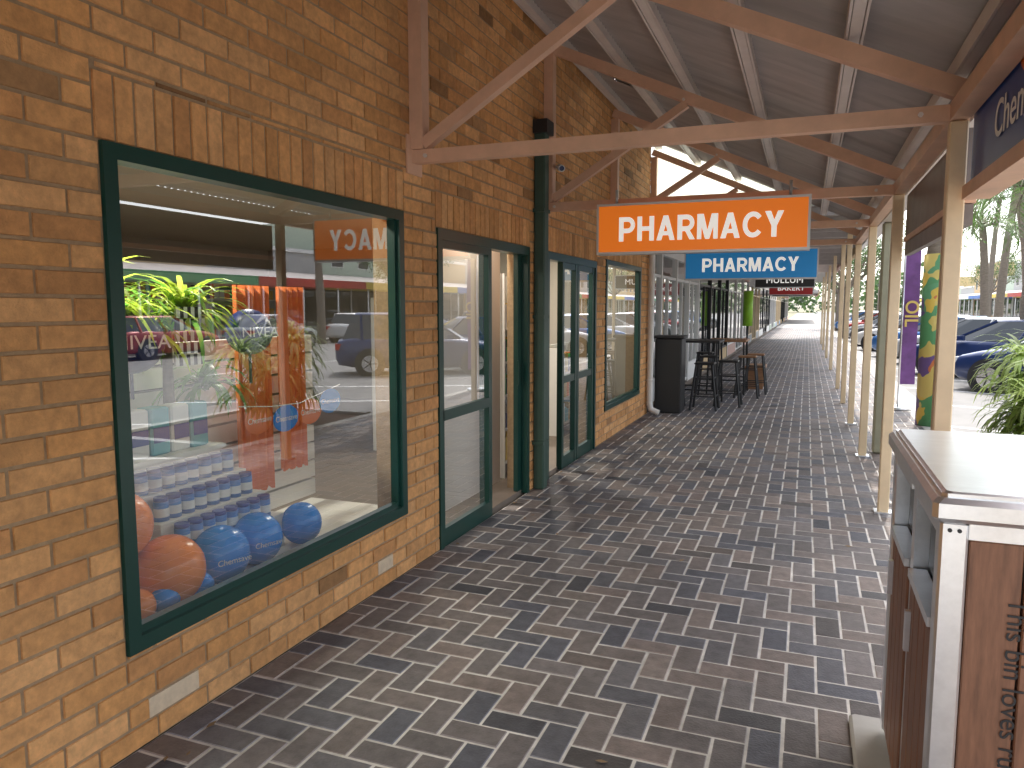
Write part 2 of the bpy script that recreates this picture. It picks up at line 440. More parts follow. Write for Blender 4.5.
for t in ty:
    cz=2.475
    aw.box(WX,PX-0.04,t-0.032,t+0.032,cz-0.037,cz+0.037,2)
    aw.beam((WX+0.02,t,roofz(WX+0.02)-0.18),(0.70,t,roofz(0.70)-0.16),0.065,0.085,2)
    aw.box(WX+0.002,WX+0.085,t-0.045,t+0.045,cz+0.04,roofz(WX+0.05)-0.24,2)
    aw.beam((WX+0.08,t,cz+0.07),(-0.98,t,roofz(-0.98)-0.22),0.06,0.065,2)
    aw.box(WX+0.001,WX+0.012,t-0.09,t+0.09,cz-0.1,cz+0.12,2)
    for bx in (-2.1,-1.0,.45):
        bz_=cz if bx!=-1.0 else roofz(-1.0)-.2
        aw.cyl((bx,t-0.034,bz_),(bx,t-0.046,bz_),0.012,n=6,m=1)
aw.box(PX-0.04,PX+0.04,-3,11.35,2.44,2.52,2)
aw.box(PX+0.10,PX+0.22,-3,11.42,2.50,2.62,1)
M_fg=bpy.data.materials.new('fibreglass'); M_fg.use_nodes=True
nt=M_fg.node_tree; pb=nt.nodes['Principled BSDF']; pb.inputs['Base Color'].default_value=(.75,.8,.7,1)
tl=nt.nodes.new('ShaderNodeBsdfTranslucent'); tl.inputs['Color'].default_value=(.78,.84,.72,1)
ms=nt.nodes.new('ShaderNodeMixShader'); ms.inputs['Fac'].default_value=.8
nt.links.new(pb.outputs[0],ms.inputs[1]); nt.links.new(tl.outputs[0],ms.inputs[2])
nt.links.new(ms.outputs[0],[n for n in nt.nodes if n.type=='OUTPUT_MATERIAL'][0].inputs['Surface'])
aw.poly([(WX,11.41,3.0),(0.1,11.41,3.0),(WX,11.41,roofz(WX))],3)
awning=aw.make('street_awning',[M_roof,M_purlin,M_salmon,M_fg])
for t in ty:
    b=MB(); b.cbox(PX-0.038,PX+0.038,t-0.038,t+0.038,0.0,2.438,0.006,0); b.box(PX-0.065,PX+0.065,t-0.065,t+0.065,0,0.012,1)
    b.make('awning_post',[M_cream,M_steel])
M_fblue=mat('fascia_blue',(0.02,0.075,0.32),0.4,var=0.06)
M_sgnO=mat('sign_orange',(0.75,0.16,0.03),0.4,var=0.04)
M_wtxt=mat('white_vinyl',(0.8,0.8,0.8),0.4,var=0.02)
FX=PX+0.05
b=MB()
b.box(FX,FX+0.05,0.0,3.96,2.15,2.80,0)
b.box(FX-0.03,FX+0.08,0.0,3.96,2.08,2.14,2)
cy,cz=3.02,2.53
pts=[(FX-0.003,cy+0.17*math.cos(t*math.pi/20),cz+0.15*math.sin(t*math.pi/20)) for t in range(40)]
b.poly(pts,1)
fs=b.make('fascia_sign',[M_fblue,M_sgnO,M_salmon])
text('lettering','Chemsave',0.2,M_wtxt,(FX-0.006,3.50,2.31),(math.pi/2,0,-math.pi/2),fs,bold=0.001,align='LEFT')
b=MB()
b.box(FX,FX+0.04,4.08,6.36,2.12,2.42,0); b.box(FX-0.01,FX+0.05,4.08,6.36,2.08,2.115,1)
b.box(FX,FX+0.04,4.08,6.36,1.98,2.075,0)
b.make('fascia_board',[mat('grey_brown',(0.20,0.165,0.15),0.5,var=0.2),M_salmon])

# ---------------------------------------------------------------- hanging signs
M_or=mat('lit_orange',(0.8,0.20,0.02),0.35,var=0.03,scale=2,emit=(0.9,0.20,0.012),estr=0.42)
M_bl=mat('lit_blue',(0.02,0.22,0.5),0.35,var=0.03,scale=2,emit=(0.01,0.2,0.5),estr=0.3)
M_wl=mat('lit_white',(0.8,0.8,0.8),0.35,var=0.01,emit=(1,0.97,0.9),estr=0.5)
M_alu=mat('sign_casing',(0.62,0.62,0.62),0.35,metal=0.6,var=0.04)
def hsign(name,x0,x1,y,z0,z1,fm,word,ts,top=2.46,bold=0.008,sx=1.0,block=None):
    b=MB(); d=0.14
    b.box(x0,x1,y,y+d,z0,z1,0)
    b.box(x0+0.02,x1-0.02,y-0.003,y,z0+0.02,z1-0.02,1)
    b.box(x0+0.02,x1-0.02,y+d,y+d+0.003,z0+0.02,z1-0.02,1)
    for x in (x0+0.15,x1-0.15): b.cyl((x,y+d/2,z1),(x,y+d/2,top+0.1),0.012,n=8,m=0)
    o=b.make(name,[M_alu,fm])
    if block:
        blocktext('lettering',word,block[0],block[1],M_wl,((x0+x1)/2,y-0.004,(z0+z1)/2-.005),False,o)
        blocktext('rear_lettering',word,block[0],block[1],M_wl,((x0+x1)/2,y+d+0.004,(z0+z1)/2-.005),True,o)
    else:
        text('lettering',word,ts,M_wl,((x0+x1)/2,y-0.006,(z0+z1)/2),(math.pi/2,0,0),o,bold=bold,sx=sx,spacing=1.08)
        text('rear_lettering',word,ts,M_wl,((x0+x1)/2,y+d+0.006,(z0+z1)/2),(math.pi/2,0,math.pi),o,bold=bold,sx=sx,spacing=1.08)
hsign('pharmacy_sign',-1.65,0.0,6.14,2.03,2.44,M_or,'PHARMACY',0.235,block=(.195,1.27))
hsign('pharmacy_sign',-1.66,0.12,11.0,1.98,2.40,M_bl,'PHARMACY',0.235,block=(.19,1.28))
M_blk=mat('black_face',(0.02,0.02,0.02),0.4,var=0.02)
M_rd=mat('red_face',(0.5,0.03,0.03),0.4,var=0.02)
hsign('shop_sign',-1.2,0.15,19.0,2.05,2.40,M_blk,'MULLUM',0.2,top=2.9,bold=.003)
hsign('shop_sign',-1.1,0.15,24.0,1.95,2.35,M_rd,'BAKERY',0.2,top=2.9,bold=.003)
hsign('shop_sign',-1.3,0.1,31.0,2.0,2.4,M_blk,'BOOKS',0.2,top=2.9,bold=.003)

# ---------------------------------------------------------------- adjoining shops, left
def leftshop(y0,y1,wallm,glm,name='shop_building',zt=5.5,z_aw=3.0,bays=3,xf=-2.35,framem=None,sill=0.35,slabm=None,awn=True):
    b=MB(); L_=y1-y0
    b.box(xf-6,xf,y0+0.003,y1-0.003,z_aw-0.5,zt,0)
    b.box(xf-0.3,xf+0.06,y0+0.003,y1-0.003,zt,zt+0.12,3)
    b.box(xf-6,xf-0.1,y0+0.003,y0+0.15,0,z_aw-0.5,0); b.box(xf-6,xf-0.1,y1-0.15,y1-0.003,0,z_aw-0.5,0)
    b.box(xf-6.1,xf-6,y0,y1,0,zt,0)
    b.box(xf-6,xf,y0,y1,-0.1,0.015,5)
    w=L_/bays
    for k in range(bays):
        a=y0+k*w; 
        b.box(xf-0.12,xf,a+0.003,a+0.10,0,z_aw-0.5,2)
        isdoor=(k==bays//2)
        if not isdoor: b.box(xf-0.1,xf-0.01,a+0.1,a+w,0,sill,0)
        z0=0.05 if isdoor else sill
        b.box(xf-0.08,xf-0.02,a+0.1,a+w,z0,z0+0.05,2); b.box(xf-0.08,xf-0.02,a+0.1,a+w,2.1,2.15,2)
        b.box(xf-0.08,xf-0.02,a+w/2-0.02,a+w/2+0.03,z0+0.05,2.1,2)
        b.poly([(xf-0.05,a+0.1,z0),(xf-0.05,a+w,z0),(xf-0.05,a+w,z_aw-0.5),(xf-0.05,a+0.1,z_aw-0.5)],1)
    b.box(xf-0.12,xf,y1-0.1,y1-0.003,0,z_aw-0.5,2)
    for k in range(int(L_/1.6)):
        yy=y0+0.8+k*1.6
        b.box(xf-1.6,xf-1.2,yy-0.5,yy+0.5,0,U(0.8,1.6),random.choice([4,5,0]))
    if awn:
        b.box(xf,0.95,y0+0.06,y1-0.003,z_aw,z_aw+0.18,4)
        b.box(0.92,1.0,y0+0.06,y1-0.003,z_aw-0.25,z_aw+0.25,3)
        n=max(2,int(L_/1.2))
        for k in range(n+1):
            yy=y0+0.1+k*(L_-0.25)/n
            b.box(xf,0.92,yy,yy+0.06,z_aw-0.12,z_aw-0.002,4)
    else:
        b.box(xf,xf+.9,y0+0.3,y1-0.3,z_aw,z_aw+0.08,4)
    return b.make(name,[wallm,glm,framem or M_white,wallm,slabm or M_purlin,M_floor])
pal=[M_white,mat('render_green',(0.45,0.52,0.42),0.8),mat('render_blue',(0.35,0.42,0.5),0.8),mat('render_ochre',(0.55,0.40,0.22),0.8),mat('render_pink',(0.55,0.36,0.3),0.8),mat('render_grey',(0.4,0.4,0.39),0.8)]
M_soff=mat('soffit',(0.42,0.38,0.36),0.6,var=0.1)
leftshop(11.45,18,pal[0],M_glass,'cafe_building',zt=6.2,z_aw=3.0,bays=4,slabm=M_soff)
yy=18.0; zz=[5.0,6.5,5.2,7.0,5.5,5.0,6,5.5]
for k in range(8):
    L_=[7,9,8,12,10,12,14,16][k]
    leftshop(yy,yy+L_,pal[(k+3)%6],M_tint,zt=zz[k],z_aw=3.0+0.15*(k%2),bays=3,framem=[M_dark,M_white,M_cream][k%3],slabm=[M_soff,M_purlin,M_white][k%3],awn=(k<3 or k>5))
    yy+=L_
t=13.62
while t<40:
    b=MB(); b.cbox(PX-0.038,PX+0.038,t-0.038,t+0.038,0.0,2.88,0.006,0); b.make('awning_post',[M_cream]); t+=2.4*(1 if t<16 else 2)
b=MB(); b.cbox(0.72,0.84,9.0,9.12,0,2.5,0.02,0); b.make('service_pole',[mat('olive',(0.32,0.31,0.22),0.6)])

# ---------------------------------------------------------------- opposite side
def oppshop(y0,y1,wm,h,awm,sign):
    b=MB(); X=22.0; L_=y1-y0
    b.box(X,X+8,y0,y1,3.0,h,0); b.box(X-0.1,X+0.3,y0,y1,h,h+0.2,1)
    b.box(X,X+8,y0,y0+0.3,-0.1,3.0,0); b.box(X,X+8,y1-0.3,y1,-0.1,3.0,0)
    b.box(X+0.4,X+8,y0+0.3,y1-0.3,0,3.0,5)
    n=max(2,int(L_/2.5)); w=(L_-0.6)/n
    for k in range(n):
        a=y0+0.3+k*w
        b.box(X,X+0.1,a,a+0.1,0,3,1)
        if k!=n//2: b.box(X,X+0.15,a+0.1,a+w,0,0.5,0)
        b.poly([(X+0.05,a+0.1,0.0),(X+0.05,a+w,0),(X+0.05,a+w,2.6),(X+0.05,a+0.1,2.6)],2)
        b.box(X,X+0.1,a+0.1,a+w,2.6,3,4)
    if h>5.5:
        for k in range(n):
            a=y0+0.3+k*w+w*0.3
            b.box(X-0.03,X+0.05,a-0.06,a+w*0.4+0.06,3.95,5.2,1); b.box(X-0.035,X-0.03,a,a+w*0.4,4.0,5.1,6)
    b.poly([(X-3,y0,2.9),(X-3,y1,2.9),(X,y1,3.5),(X,y0,3.5)],3); b.box(X-3.1,X-3,y0,y1,2.6,3.0,4)
    k=y0+0.5
    while k<y1: b.cyl((X-2.9,k,0),(X-2.9,k,2.9),0.05,n=8,m=1); k+=3
    b.make('shop_building',[wm,M_white,M_tint,M_roof,sign,M_floor,M_dark])
yy=-25; k=0
sg=[mat('sign_red',(0.5,0.04,0.03),0.5),mat('sign_yel',(0.7,0.5,0.05),0.5),mat('sign_blu',(0.05,0.15,0.45),0.5),M_white,mat('sign_grn',(0.05,0.3,0.12),0.5)]
while yy<150:
    L_=[9,12,8,14,10][k%5]; oppshop(yy,yy+L_-0.01,pal[(k*2+1)%6],[4.6,6.5,5,7.2,4.4][k%5],None,sg[k%5]); yy+=L_;k+=1

# ---------------------------------------------------------------- foliage helpers
def leafquad(b,c,d,n,l,w,col,m=0):
    d=d.normalized(); s_=d.cross(n).normalized()*w/2
    c=Vector(c); i=len(b.v)
    b.v+=[tuple(c),tuple(c+d*l*0.5+s_),tuple(c+d*l),tuple(c+d*l*0.5-s_)]
    b.face([i,i+1,i+2,i+3],m,False,col)
def rv():
    while True:
        v=Vector((U(-1,1),U(-1,1),U(-1,1)))
        if 0.05<v.length<1: return v.normalized()
def palm(x,y,h,name='palm_tree',fl=2.6,nf=20,r=0.16,lean=0.3,z0=-0.15,gr=1.0):
    b=MB(); pts=[];rad=[]
    for k in range(9):
        t=k/8; pts.append((x+lean*t*t,y,z0+h*t)); rad.append(r*(1.25-0.45*t)+0.02*(k%2))
    b.tube(pts,rad,12,1)
    top=Vector(pts[-1])
    for f in range(nf):
        az=2*math.pi*f/nf+U(-.2,.2); el=U(-0.1,1.2); D=Vector((math.cos(az),math.sin(az),0))
        P=[];L_=fl*U(0.8,1.1)
        p=top.copy(); ang=el
        for s_ in range(13):
            P.append(p.copy()); p=p+(D*math.cos(ang)+Vector((0,0,1))*math.sin(ang))*(L_/12); ang-=0.14+0.02*s_
        b.tube(P,[0.025-0.0017*q for q in range(13)],5,1)
        side=D.cross(Vector((0,0,1)))
        for q in range(1,13):
            for sub in (0,0.5):
                c=P[q]*(1-sub)+P[q-1]*sub
                for sgn in (1,-1):
                    ll=0.62*math.sin(math.pi*(0.12+0.85*q/13))*fl/2.6
                    d=side*sgn+ (P[q]-P[q-1]).normalized()*0.6+Vector((0,0,-0.35+U(-.15,.15)))
                    g_=U(0.7,1.3)*gr
                    leafquad(b,c,d,Vector((0,0,1))+rv()*0.3,ll,0.05*fl/2.6,(0.085*g_,0.155*g_,0.035*g_))
    return b.make(name,[M_leaf,M_bark],colattr=True)
palm(5.9,25,7,lean=-1.0); palm(8.5,42,8,lean=.5); palm(11.5,60,9); palm(9.2,34,6.5,lean=-.4); palm(16,50,8)
palm(17,30,7.5); palm(6,75,9); palm(7.2,38,5.2,lean=-.3,nf=24); palm(5.0,21.5,4.6,lean=-.1,nf=24,fl=2.2)
def tree(x,y,h,r,name='street_tree',n=5000,wrap=False,tr=0.16,z0=-0.1):
    b=MB()
    zt=h*0.45
    b.tube([(x,y,z0),(x+.02,y,z0+zt*0.4),(x-.03,y+.03,z0+zt*0.75),(x,y,z0+zt)],[tr*1.15,tr,tr*.95,tr*.8],14,1)
    cl=[]
    for k in range(9):
        az=k*2.4; e=U(0.5,1.2); rr=r*U(0.45,0.85)
        p0=Vector((x,y,z0+zt-0.1)); p2=Vector((x+rr*math.cos(az),y+rr*math.sin(az),z0+zt+(h-zt)*U(0.25,0.8))); pm=(p0+p2)/2+Vector((0,0,-0.15))
        b.tube([p0,pm,p2],[tr*.55,tr*.35,0.02],7,1); cl.append((p2,r*U(0.3,0.5)))
        for q in range(2):
            p3=p2+rv()*r*0.35; b.tube([pm,(pm+p3)/2+rv()*.1,p3],[tr*.25,tr*.15,0.01],5,1); cl.append((p3,r*U(0.22,0.4)))
    for k in range(n):
        c,cr=random.choice(cl); p=c+rv()*cr*(R()**0.5)
        g_=U(0.55,1.4)
        leafquad(b,p,rv()+Vector((0,0,-.3)),rv(),U(.12,.2),.07,(0.055*g_,0.10*g_,0.025*g_))
    return b
M_mural=bpy.data.materials.new('mural'); M_mural.use_nodes=True
nt=M_mural.node_tree;N=nt.nodes;Lk=nt.links
tc=N.new('ShaderNodeTexCoord'); vo=N.new('ShaderNodeTexVoronoi'); vo.inputs['Scale'].default_value=3.2
nz=N.new('ShaderNodeTexNoise'); nz.inputs['Scale'].default_value=3
ad=N.new('ShaderNodeVectorMath'); ad.operation='ADD'
Lk.new(tc.outputs['Object'],ad.inputs[0]); Lk.new(nz.outputs['Color'],ad.inputs[1]); Lk.new(tc.outputs['Object'],nz.inputs['Vector'])
Lk.new(ad.outputs[0],vo.inputs['Vector'])
cr=N.new('ShaderNodeValToRGB'); cr.color_ramp.interpolation='CONSTANT'
els=[(0,(0.10,0.30,0.12)),(0.25,(0.70,0.48,0.08)),(0.45,(0.6,0.18,0.06)),(0.58,(0.12,0.32,0.15)),(0.7,(0.65,0.5,0.14)),(0.9,(0.15,0.09,0.25))]
cr.color_ramp.elements[0].position=0; cr.color_ramp.elements[0].color=(*els[0][1],1)
cr.color_ramp.elements[1].position=els[1][0]; cr.color_ramp.elements[1].color=(*els[1][1],1)
for p_,c_ in els[2:]:
    e=cr.color_ramp.elements.new(p_); e.color=(*c_,1)
sp=N.new('ShaderNodeSeparateColor'); Lk.new(vo.outputs['Color'],sp.inputs[0]); Lk.new(sp.outputs[0],cr.inputs['Fac']); Lk.new(cr.outputs['Color'],N['Principled BSDF'].inputs['Base Color'])
b=tree(1.62,11.5,6.5,2.2,n=7000,tr=0.15)
b.cyl((1.62,11.5,0.0),(1.61,11.52,2.3),0.19,0.175,n=20,m=2)
b.make('street_tree',[M_leaf,M_bark,M_mural],colattr=True)
for (x,y,h,r) in ((1.9,44,6,2.2),(17.5,14,6,2.4),(17.3,38,6.5,2.6),(17.5,66,6,2.4),(2,58,6,2.2),(17.4,90,7,3)):
    tree(x,y,h,r,n=4500).make('street_tree',[M_leaf,M_bark],colattr=True)
b=MB()
for k in range(60):
    cx=U(-60,120); cy=U(210,300); ch=U(4,12); cr_=U(3,7)
    for q in range(140):
        p=Vector((cx,cy,ch*0.6))+rv()*cr_*(R()**.4); g_=U(.5,1.4)
        leafquad(b,p,rv(),rv(),1.6,1.2,(0.05*g_,0.09*g_,0.03*g_))
b.make('distant_trees',[M_leaf],colattr=True)
def strap(b,c,n,L_,w,base,sp_=1.2,m=0):
    for k in range(n):
        az=U(0,6.283); el=U(0.1,1.35); D=Vector((math.cos(az),math.sin(az),0)); p=Vector(c)+rv()*0.03; ang=el; l=L_*U(.6,1.1)
        g_=U(.6,1.5); col=tuple(q*g_ for q in base); side=D.cross(Vector((0,0,1)))
        for s_ in range(7):
            ww=w*math.sin(math.pi*(0.15+0.85*(1-s_/6.0)*0.6))*(1 if s_<6 else 0.1)
            a1=tuple(p+side*ww/2); a2=tuple(p-side*ww/2); b.v+=[a1,a2]
            if s_>0:
                i=len(b.v)-4; b.face([i,i+1,i+3,i+2],m,True,col)
            p=p+(D*math.cos(ang)+Vector((0,0,1))*math.sin(ang))*(l/6); ang-=0.28*sp_
b=MB()
for k in range(9):
    c=(2.02+U(-.3,.5),8.0+U(-.7,.8),0); hh=U(0.55,1.35)
    b.tube([(c[0],c[1],-.1),(c[0]+U(-.05,.05),c[1],hh)],[.03,.02],7,1)
    strap(b,(c[0],c[1],hh),80,0.58,0.036,(0.30,0.38,0.12))
    strap(b,(c[0],c[1],hh*0.5),60,0.5,0.036,(0.20,0.28,0.07))
b.make('shrub',[M_leaf,M_bark],colattr=True)
b=MB(); b.box(1.67,3.6,6.8,9.6,-0.2,-0.02,0); b.make('garden_bed',[mat('mulch',(0.10,0.06,0.04),0.95,var=0.4,scale=20)])
b=MB(); b.box(3.61,3.76,6.65,9.75,-0.2,0.02); b.box(1.67,3.61,6.65,6.79,-0.2,0.02); b.box(1.67,3.61,9.61,9.75,-0.2,0.02); b.make('garden_edging',[M_conc])

# purple banner
b=MB(); b.cyl((1.38,13.1,0),(1.38,13.1,2.7),0.02,n=8,m=1); b.cyl((1.38,13.1,0),(1.38,13.1,.05),0.2,n=20,m=1)
for k in range(10):
    z=.4+k*.22; o1=.03*math.sin(k*.8);o2=.03*math.sin((k+1)*.8)
    b.poly([(1.39,13.08+0,z),(1.60,13.12+o1,z),(1.60,13.12+o2,z+.22),(1.39,13.08,z+.22)],0)
bn=b.make('advertising_banner',[mat('purple_cloth',(0.16,0.06,0.22),0.7,var=.3,scale=5),M_steel])
text('lettering','OIL',0.26,mat('yellow_vinyl',(0.75,0.55,0.15),0.5),(1.49,13.04,1.5),(math.pi/2,math.pi/2,0),bn,bold=0.004)

# ---------------------------------------------------------------- cars
def car(x,y,rz,paint,hb=False,name='parked_car',h=1.45):
    b=MB()
    S=[(-2.2,.62,.40,.74),(-2.12,.80,.28,.90),(-1.8,.86,.22,.97),(-1.2,.885,.19,.98),(-.3,.9,.18,.96),(.6,.9,.18,.95),(1.05,.885,.19,.93),(1.6,.86,.2,.84),(1.98,.80,.24,.74),(2.16,.64,.34,.62)]
    rings=[]
    for (sx,w,zb,zt) in S:
        half=[(0,zb),(w*.8,zb),(w*.96,zb+.08),(w,(zb+zt)/2-.02),(w*.985,zt-.12),(w*.93,zt-.03),(w*.7,zt+.005),(0,zt+.02)]
        ring=[(sx,-p,z) for p,z in half]+[(sx,p,z) for p,z in half[::-1][1:-1]]
        rings.append(ring)
    n=len(rings[0]); i=len(b.v)
    for r in rings: b.v+=r
    for j in range(len(rings)-1):
        for k in range(n): b.face([i+j*n+k,i+j*n+(k+1)%n,i+(j+1)*n+(k+1)%n,i+(j+1)*n+k],0,True)
    b.face([i+k for k in range(n)][::-1],0); b.face([i+(len(rings)-1)*n+k for k in range(n)],0)
    xb0,xb1=(-2.02,1.12); xr0,xr1=((-1.75,.15) if hb else (-1.2,.15))
    base=[(xb1,-.45),(xb1-.15,-.72),(.5,-.83),(-.5,-.85),(xb0+.5,-.82),(xb0,-.62),(xb0,.62),(xb0+.5,.82),(-.5,.85),(.5,.83),(xb1-.15,.72),(xb1,.45)]
    roof=[(xr1,-.42),(xr1-.1,-.58),(-.2,-.63),(-.7,-.64),(xr0+.2,-.60),(xr0,-.45),(xr0,.45),(xr0+.2,.60),(-.7,.64),(-.2,.63),(xr1-.1,.58),(xr1,.42)]
    i=len(b.v); b.v+=[(p,q,.93) for p,q in base]+[(p,q,h-.05) for p,q in roof]+[(p*.93-.03,q*.85,h) for p,q in roof]
    for k in range(12):
        k2=(k+1)%12
        b.face([i+k,i+k2,i+12+k2,i+12+k],1,False); b.face([i+12+k,i+12+k2,i+24+k2,i+24+k],0,True)
    b.face([i+24+k for k in range(12)],0,True)
    for k in (1,3,4,10,8,7):
        b.beam((base[k][0],base[k][1],.93),(roof[k][0],roof[k][1],h-.04),.06,.05,0)
    for wx in (-1.33,1.36):
        for s_ in (-1,1):
            b.cyl((wx,s_*.70,.32),(wx,s_*.905,.32),.385,n=28,m=2)
            b.cyl((wx,s_*.72,.315),(wx,s_*.915,.315),.32,n=28,m=3)
            b.cyl((wx,s_*.91,.315),(wx,s_*.925,.315),.21,n=24,m=4)
            for q in range(5):
                t=q*2*math.pi/5; b.beam((wx,s_*.928,.315),(wx+.2*math.cos(t),s_*.928,.315+.2*math.sin(t)),.02,.04,2,up=(0,1,0))
    for s_ in (-1,1):
        b.box(-2.19,-2.0,s_*.50,s_*.80,.66,.82,5); b.box(1.93,2.12,s_*.42,s_*.72,.58,.70,6)
        b.box(.62,.78,s_*.88,s_*1.02,.93,1.05,0)
    b.box(-2.215,-2.2,-.26,.26,.52,.64,6); b.box(2.12,2.17,-.45,.45,.36,.5,2); b.box(2.155,2.18,-.2,.2,.4,.5,6)
    b.make(name,[paint,M_tint,M_dark,M_tyre,M_chrome,M_red,M_lens],loc=(x,y,-.15),rz=rz)
def paint(n,c): return mat(n,c,0.35,var=0.02,coat=.35,metal=0.1)
P_blue=paint('paint_navy',(0.01,0.03,0.12)); P_sil=paint('paint_silver',(0.45,0.46,0.48)); P_wh=paint('paint_white',(0.75,0.75,0.74)); P_rd=paint('paint_red',(0.35,0.02,0.02)); P_gr=paint('paint_grey',(0.1,0.1,0.11)); P_lb=paint('paint_blue',(0.04,0.15,0.4))
an=math.radians(150)
car(5.1,17.8,an,P_blue,True,h=1.6)
car(4.6,21.6,an,P_blue,False); car(4.6,25.5,an,P_sil,True); car(4.3,29,an,P_lb,False); car(4.0,33,an,P_wh,True); car(4.0,37,an,P_gr); car(4.0,41,an,P_sil); car(4,46,an,P_rd,True); car(4,51,an,P_wh); car(4,57,an,P_lb); car(4,64,an,P_sil)
for k,(y,p) in enumerate(((6,P_wh),(13,P_gr),(20,P_rd),(26,P_sil),(33,P_wh),(40,P_blue),(48,P_sil),(57,P_gr),(66,P_wh))):
    car(16.6,y,math.pi/2,p,k%2==0)
car(8.2,70,-math.pi/2,P_wh,True,name='car')

# ---------------------------------------------------------------- bin enclosure
b=MB()
bx0,bx1,by0,by1,bz=0.31,1.12,1.97,2.97,1.17
for x in (bx0,bx1-.06):
    for y in (by0,by1-.06): b.cbox(x,x+.06,y,y+.06,0.06,bz-.07,.006,0)
b.box(bx0+.01,bx1-.01,(by0+by1)/2-.03,(by0+by1)/2+.03,.06,bz-.075,0)
b.cbox(bx0-.02,bx1+.02,by0-.02,by1+.02,bz-.07,bz-.012,.012,0)
b.cbox(bx0+.0,bx1-.0,by0+.0,by1-.0,bz-.015,bz,.012,0)
b.box(bx0+.06,bx1-.06,by0+.004,by0+.04,bz-.11,bz-.072,0)
b.box(bx0+.06,bx1-.06,by0+.004,by0+.04,.08,.14,0)
for ya,yb in ((by0+.065,(by0+by1)/2-.035),((by0+by1)/2+.035,by1-.065)):
    b.box(bx0+.004,bx0+.03,ya,yb,bz-.115,bz-.072,0)
    b.box(bx0+.05,bx0+.06,ya,yb,bz-.33,bz-.118,2)
    b.box(bx0-.005,bx0+.045,ya+.01,yb-.01,bz-.36,bz-.335,0)
    w=(yb-ya)/4
    b.box(bx0+.03,bx0+.034,ya,yb,.07,bz-.37,2)
    for k in range(4): b.cbox(bx0+.004,bx0+.028,ya+k*w+.004,ya+(k+1)*w-.004,.08,bz-.37,.003,1)
    b.box(bx0-.012,bx0+.003,yb-.06,yb-.04,.6,.72,0)
b.box(bx0+.06,bx1-.06,by0+.03,by0+.034,.14,bz-.11,2)
n=6; w=(bx1-bx0-.12)/n
for k in range(n): b.cbox(bx0+.06+k*w+.003,bx0+.06+(k+1)*w-.003,by0+.006,by0+.029,.142,bz-.112,.003,1)
for k in range(n): b.cbox(bx0+.06+k*w+.003,bx0+.06+(k+1)*w-.003,by1-.029,by1-.006,.1,bz-.08,.003,1)
b.box(bx1-.03,bx1-.005,by0+.06,by1-.06,.08,bz-.08,1)
for x in (bx0+.02,bx0+.04):
    for z in (bz-.09,.2): b.cyl((x,by0+.002,z),(x,by0-.003,z),.005,n=8,m=2)
bn=b.make('rubbish_bin',[M_steel,M_timber,M_dark])
text('engraved_text','This bin loves rubbish',0.062,M_dark,(bx0+.166,by0+.003,.66),(math.pi/2,math.pi/2,0),bn,extrude=0.001)
b=MB(); b.cbox(bx0-.10,bx1+.1,by0-.2,by1+.10,0.0,.03,.01,0); b.make('concrete_slab',[M_conc])

# ---------------------------------------------------------------- cafe furniture
b=MB(); b.cbox(-2.12,-1.72,11.35,11.75,0.0,1.13,.015,0); b.box(-2.09,-1.75,11.347,11.35,.1,1.05,1); b.cbox(-2.15,-1.69,11.32,11.78,1.13,1.17,.01,0)
b.make('menu_board',[M_dark,M_blk])
def bartable(x,y,topm,l=0.7,w=0.7,h=1.06):
    b=MB(); b.cbox(x-w/2,x+w/2,y-l/2,y+l/2,h-.035,h,.006,0)
    for sx in (-1,1):
        for sy in (-1,1): b.beam((x+sx*(w/2-.05),y+sy*(l/2-.05),h-.035),(x+sx*(w/2-.02),y+sy*(l/2-.02),0),.03,.03,1)
    b.box(x-w/2+.05,x+w/2-.05,y-l/2+.03,y-l/2+.055,.25,.275,1); b.box(x-w/2+.05,x+w/2-.05,y+l/2-.055,y+l/2-.03,.25,.275,1)
    b.make('bar_table',[topm,M_dark])
def stool(x,y,h=.74,m=None):
    b=MB(); b.cbox(x-.155,x+.155,y-.155,y+.155,h-.03,h,.012,1)
    for sx in (-1,1):
        for sy in (-1,1): b.beam((x+sx*.12,y+sy*.12,h-.03),(x+sx*.2,y+sy*.2,0),.026,.026,0)
    for z,r in ((.22,.175),(.5,.145)):
        b.beam((x-r,y-r,z),(x+r,y-r,z),.016,.016,0,);b.beam((x-r,y+r,z),(x+r,y+r,z),.016,.016,0)
        b.beam((x-r,y-r,z),(x-r,y+r,z),.016,.016,0);b.beam((x+r,y-r,z),(x+r,y+r,z),.016,.016,0)
    b.make('bar_stool',[M_dark,m or M_dark])
bartable(-1.65,12.7,M_dark,l=.8,w=.75); bartable(-1.35,14.6,M_wood,l=.9,w=.7,h=1.0)
for q,(x,y) in enumerate(((-2.0,12.1),(-1.45,12.0),(-1.15,12.6),(-2.15,13.0),(-0.95,13.9),(-.85,14.6),(-1.6,13.7),(-1.8,14.8))): stool(x,y,m=M_wood if q in (4,5) else None)
b=MB(); b.cbox(-1.1,-.72,15.3,16.1,.38,.45,.01,0)
for y in (15.34,15.98): b.cbox(-1.07,-.75,y,y+.08,0,.38,.005,0)
b.box(-1.0,-.82,15.42,15.98,.15,.2,0)
b.make('wooden_bench',[M_wood])
b=MB(); b.cyl((-1.75,25,1.0),(-1.75,25,2.1),.15,n=20,m=0); b.cyl((-1.75,25,0),(-1.75,25,1.0),.03,n=8,m=1); b.cyl((-1.75,25,0),(-1.75,25,.04),.22,n=20,m=1)
b.make('pavement_sign',[mat('lime',(0.35,0.7,0.05),0.4),M_dark])

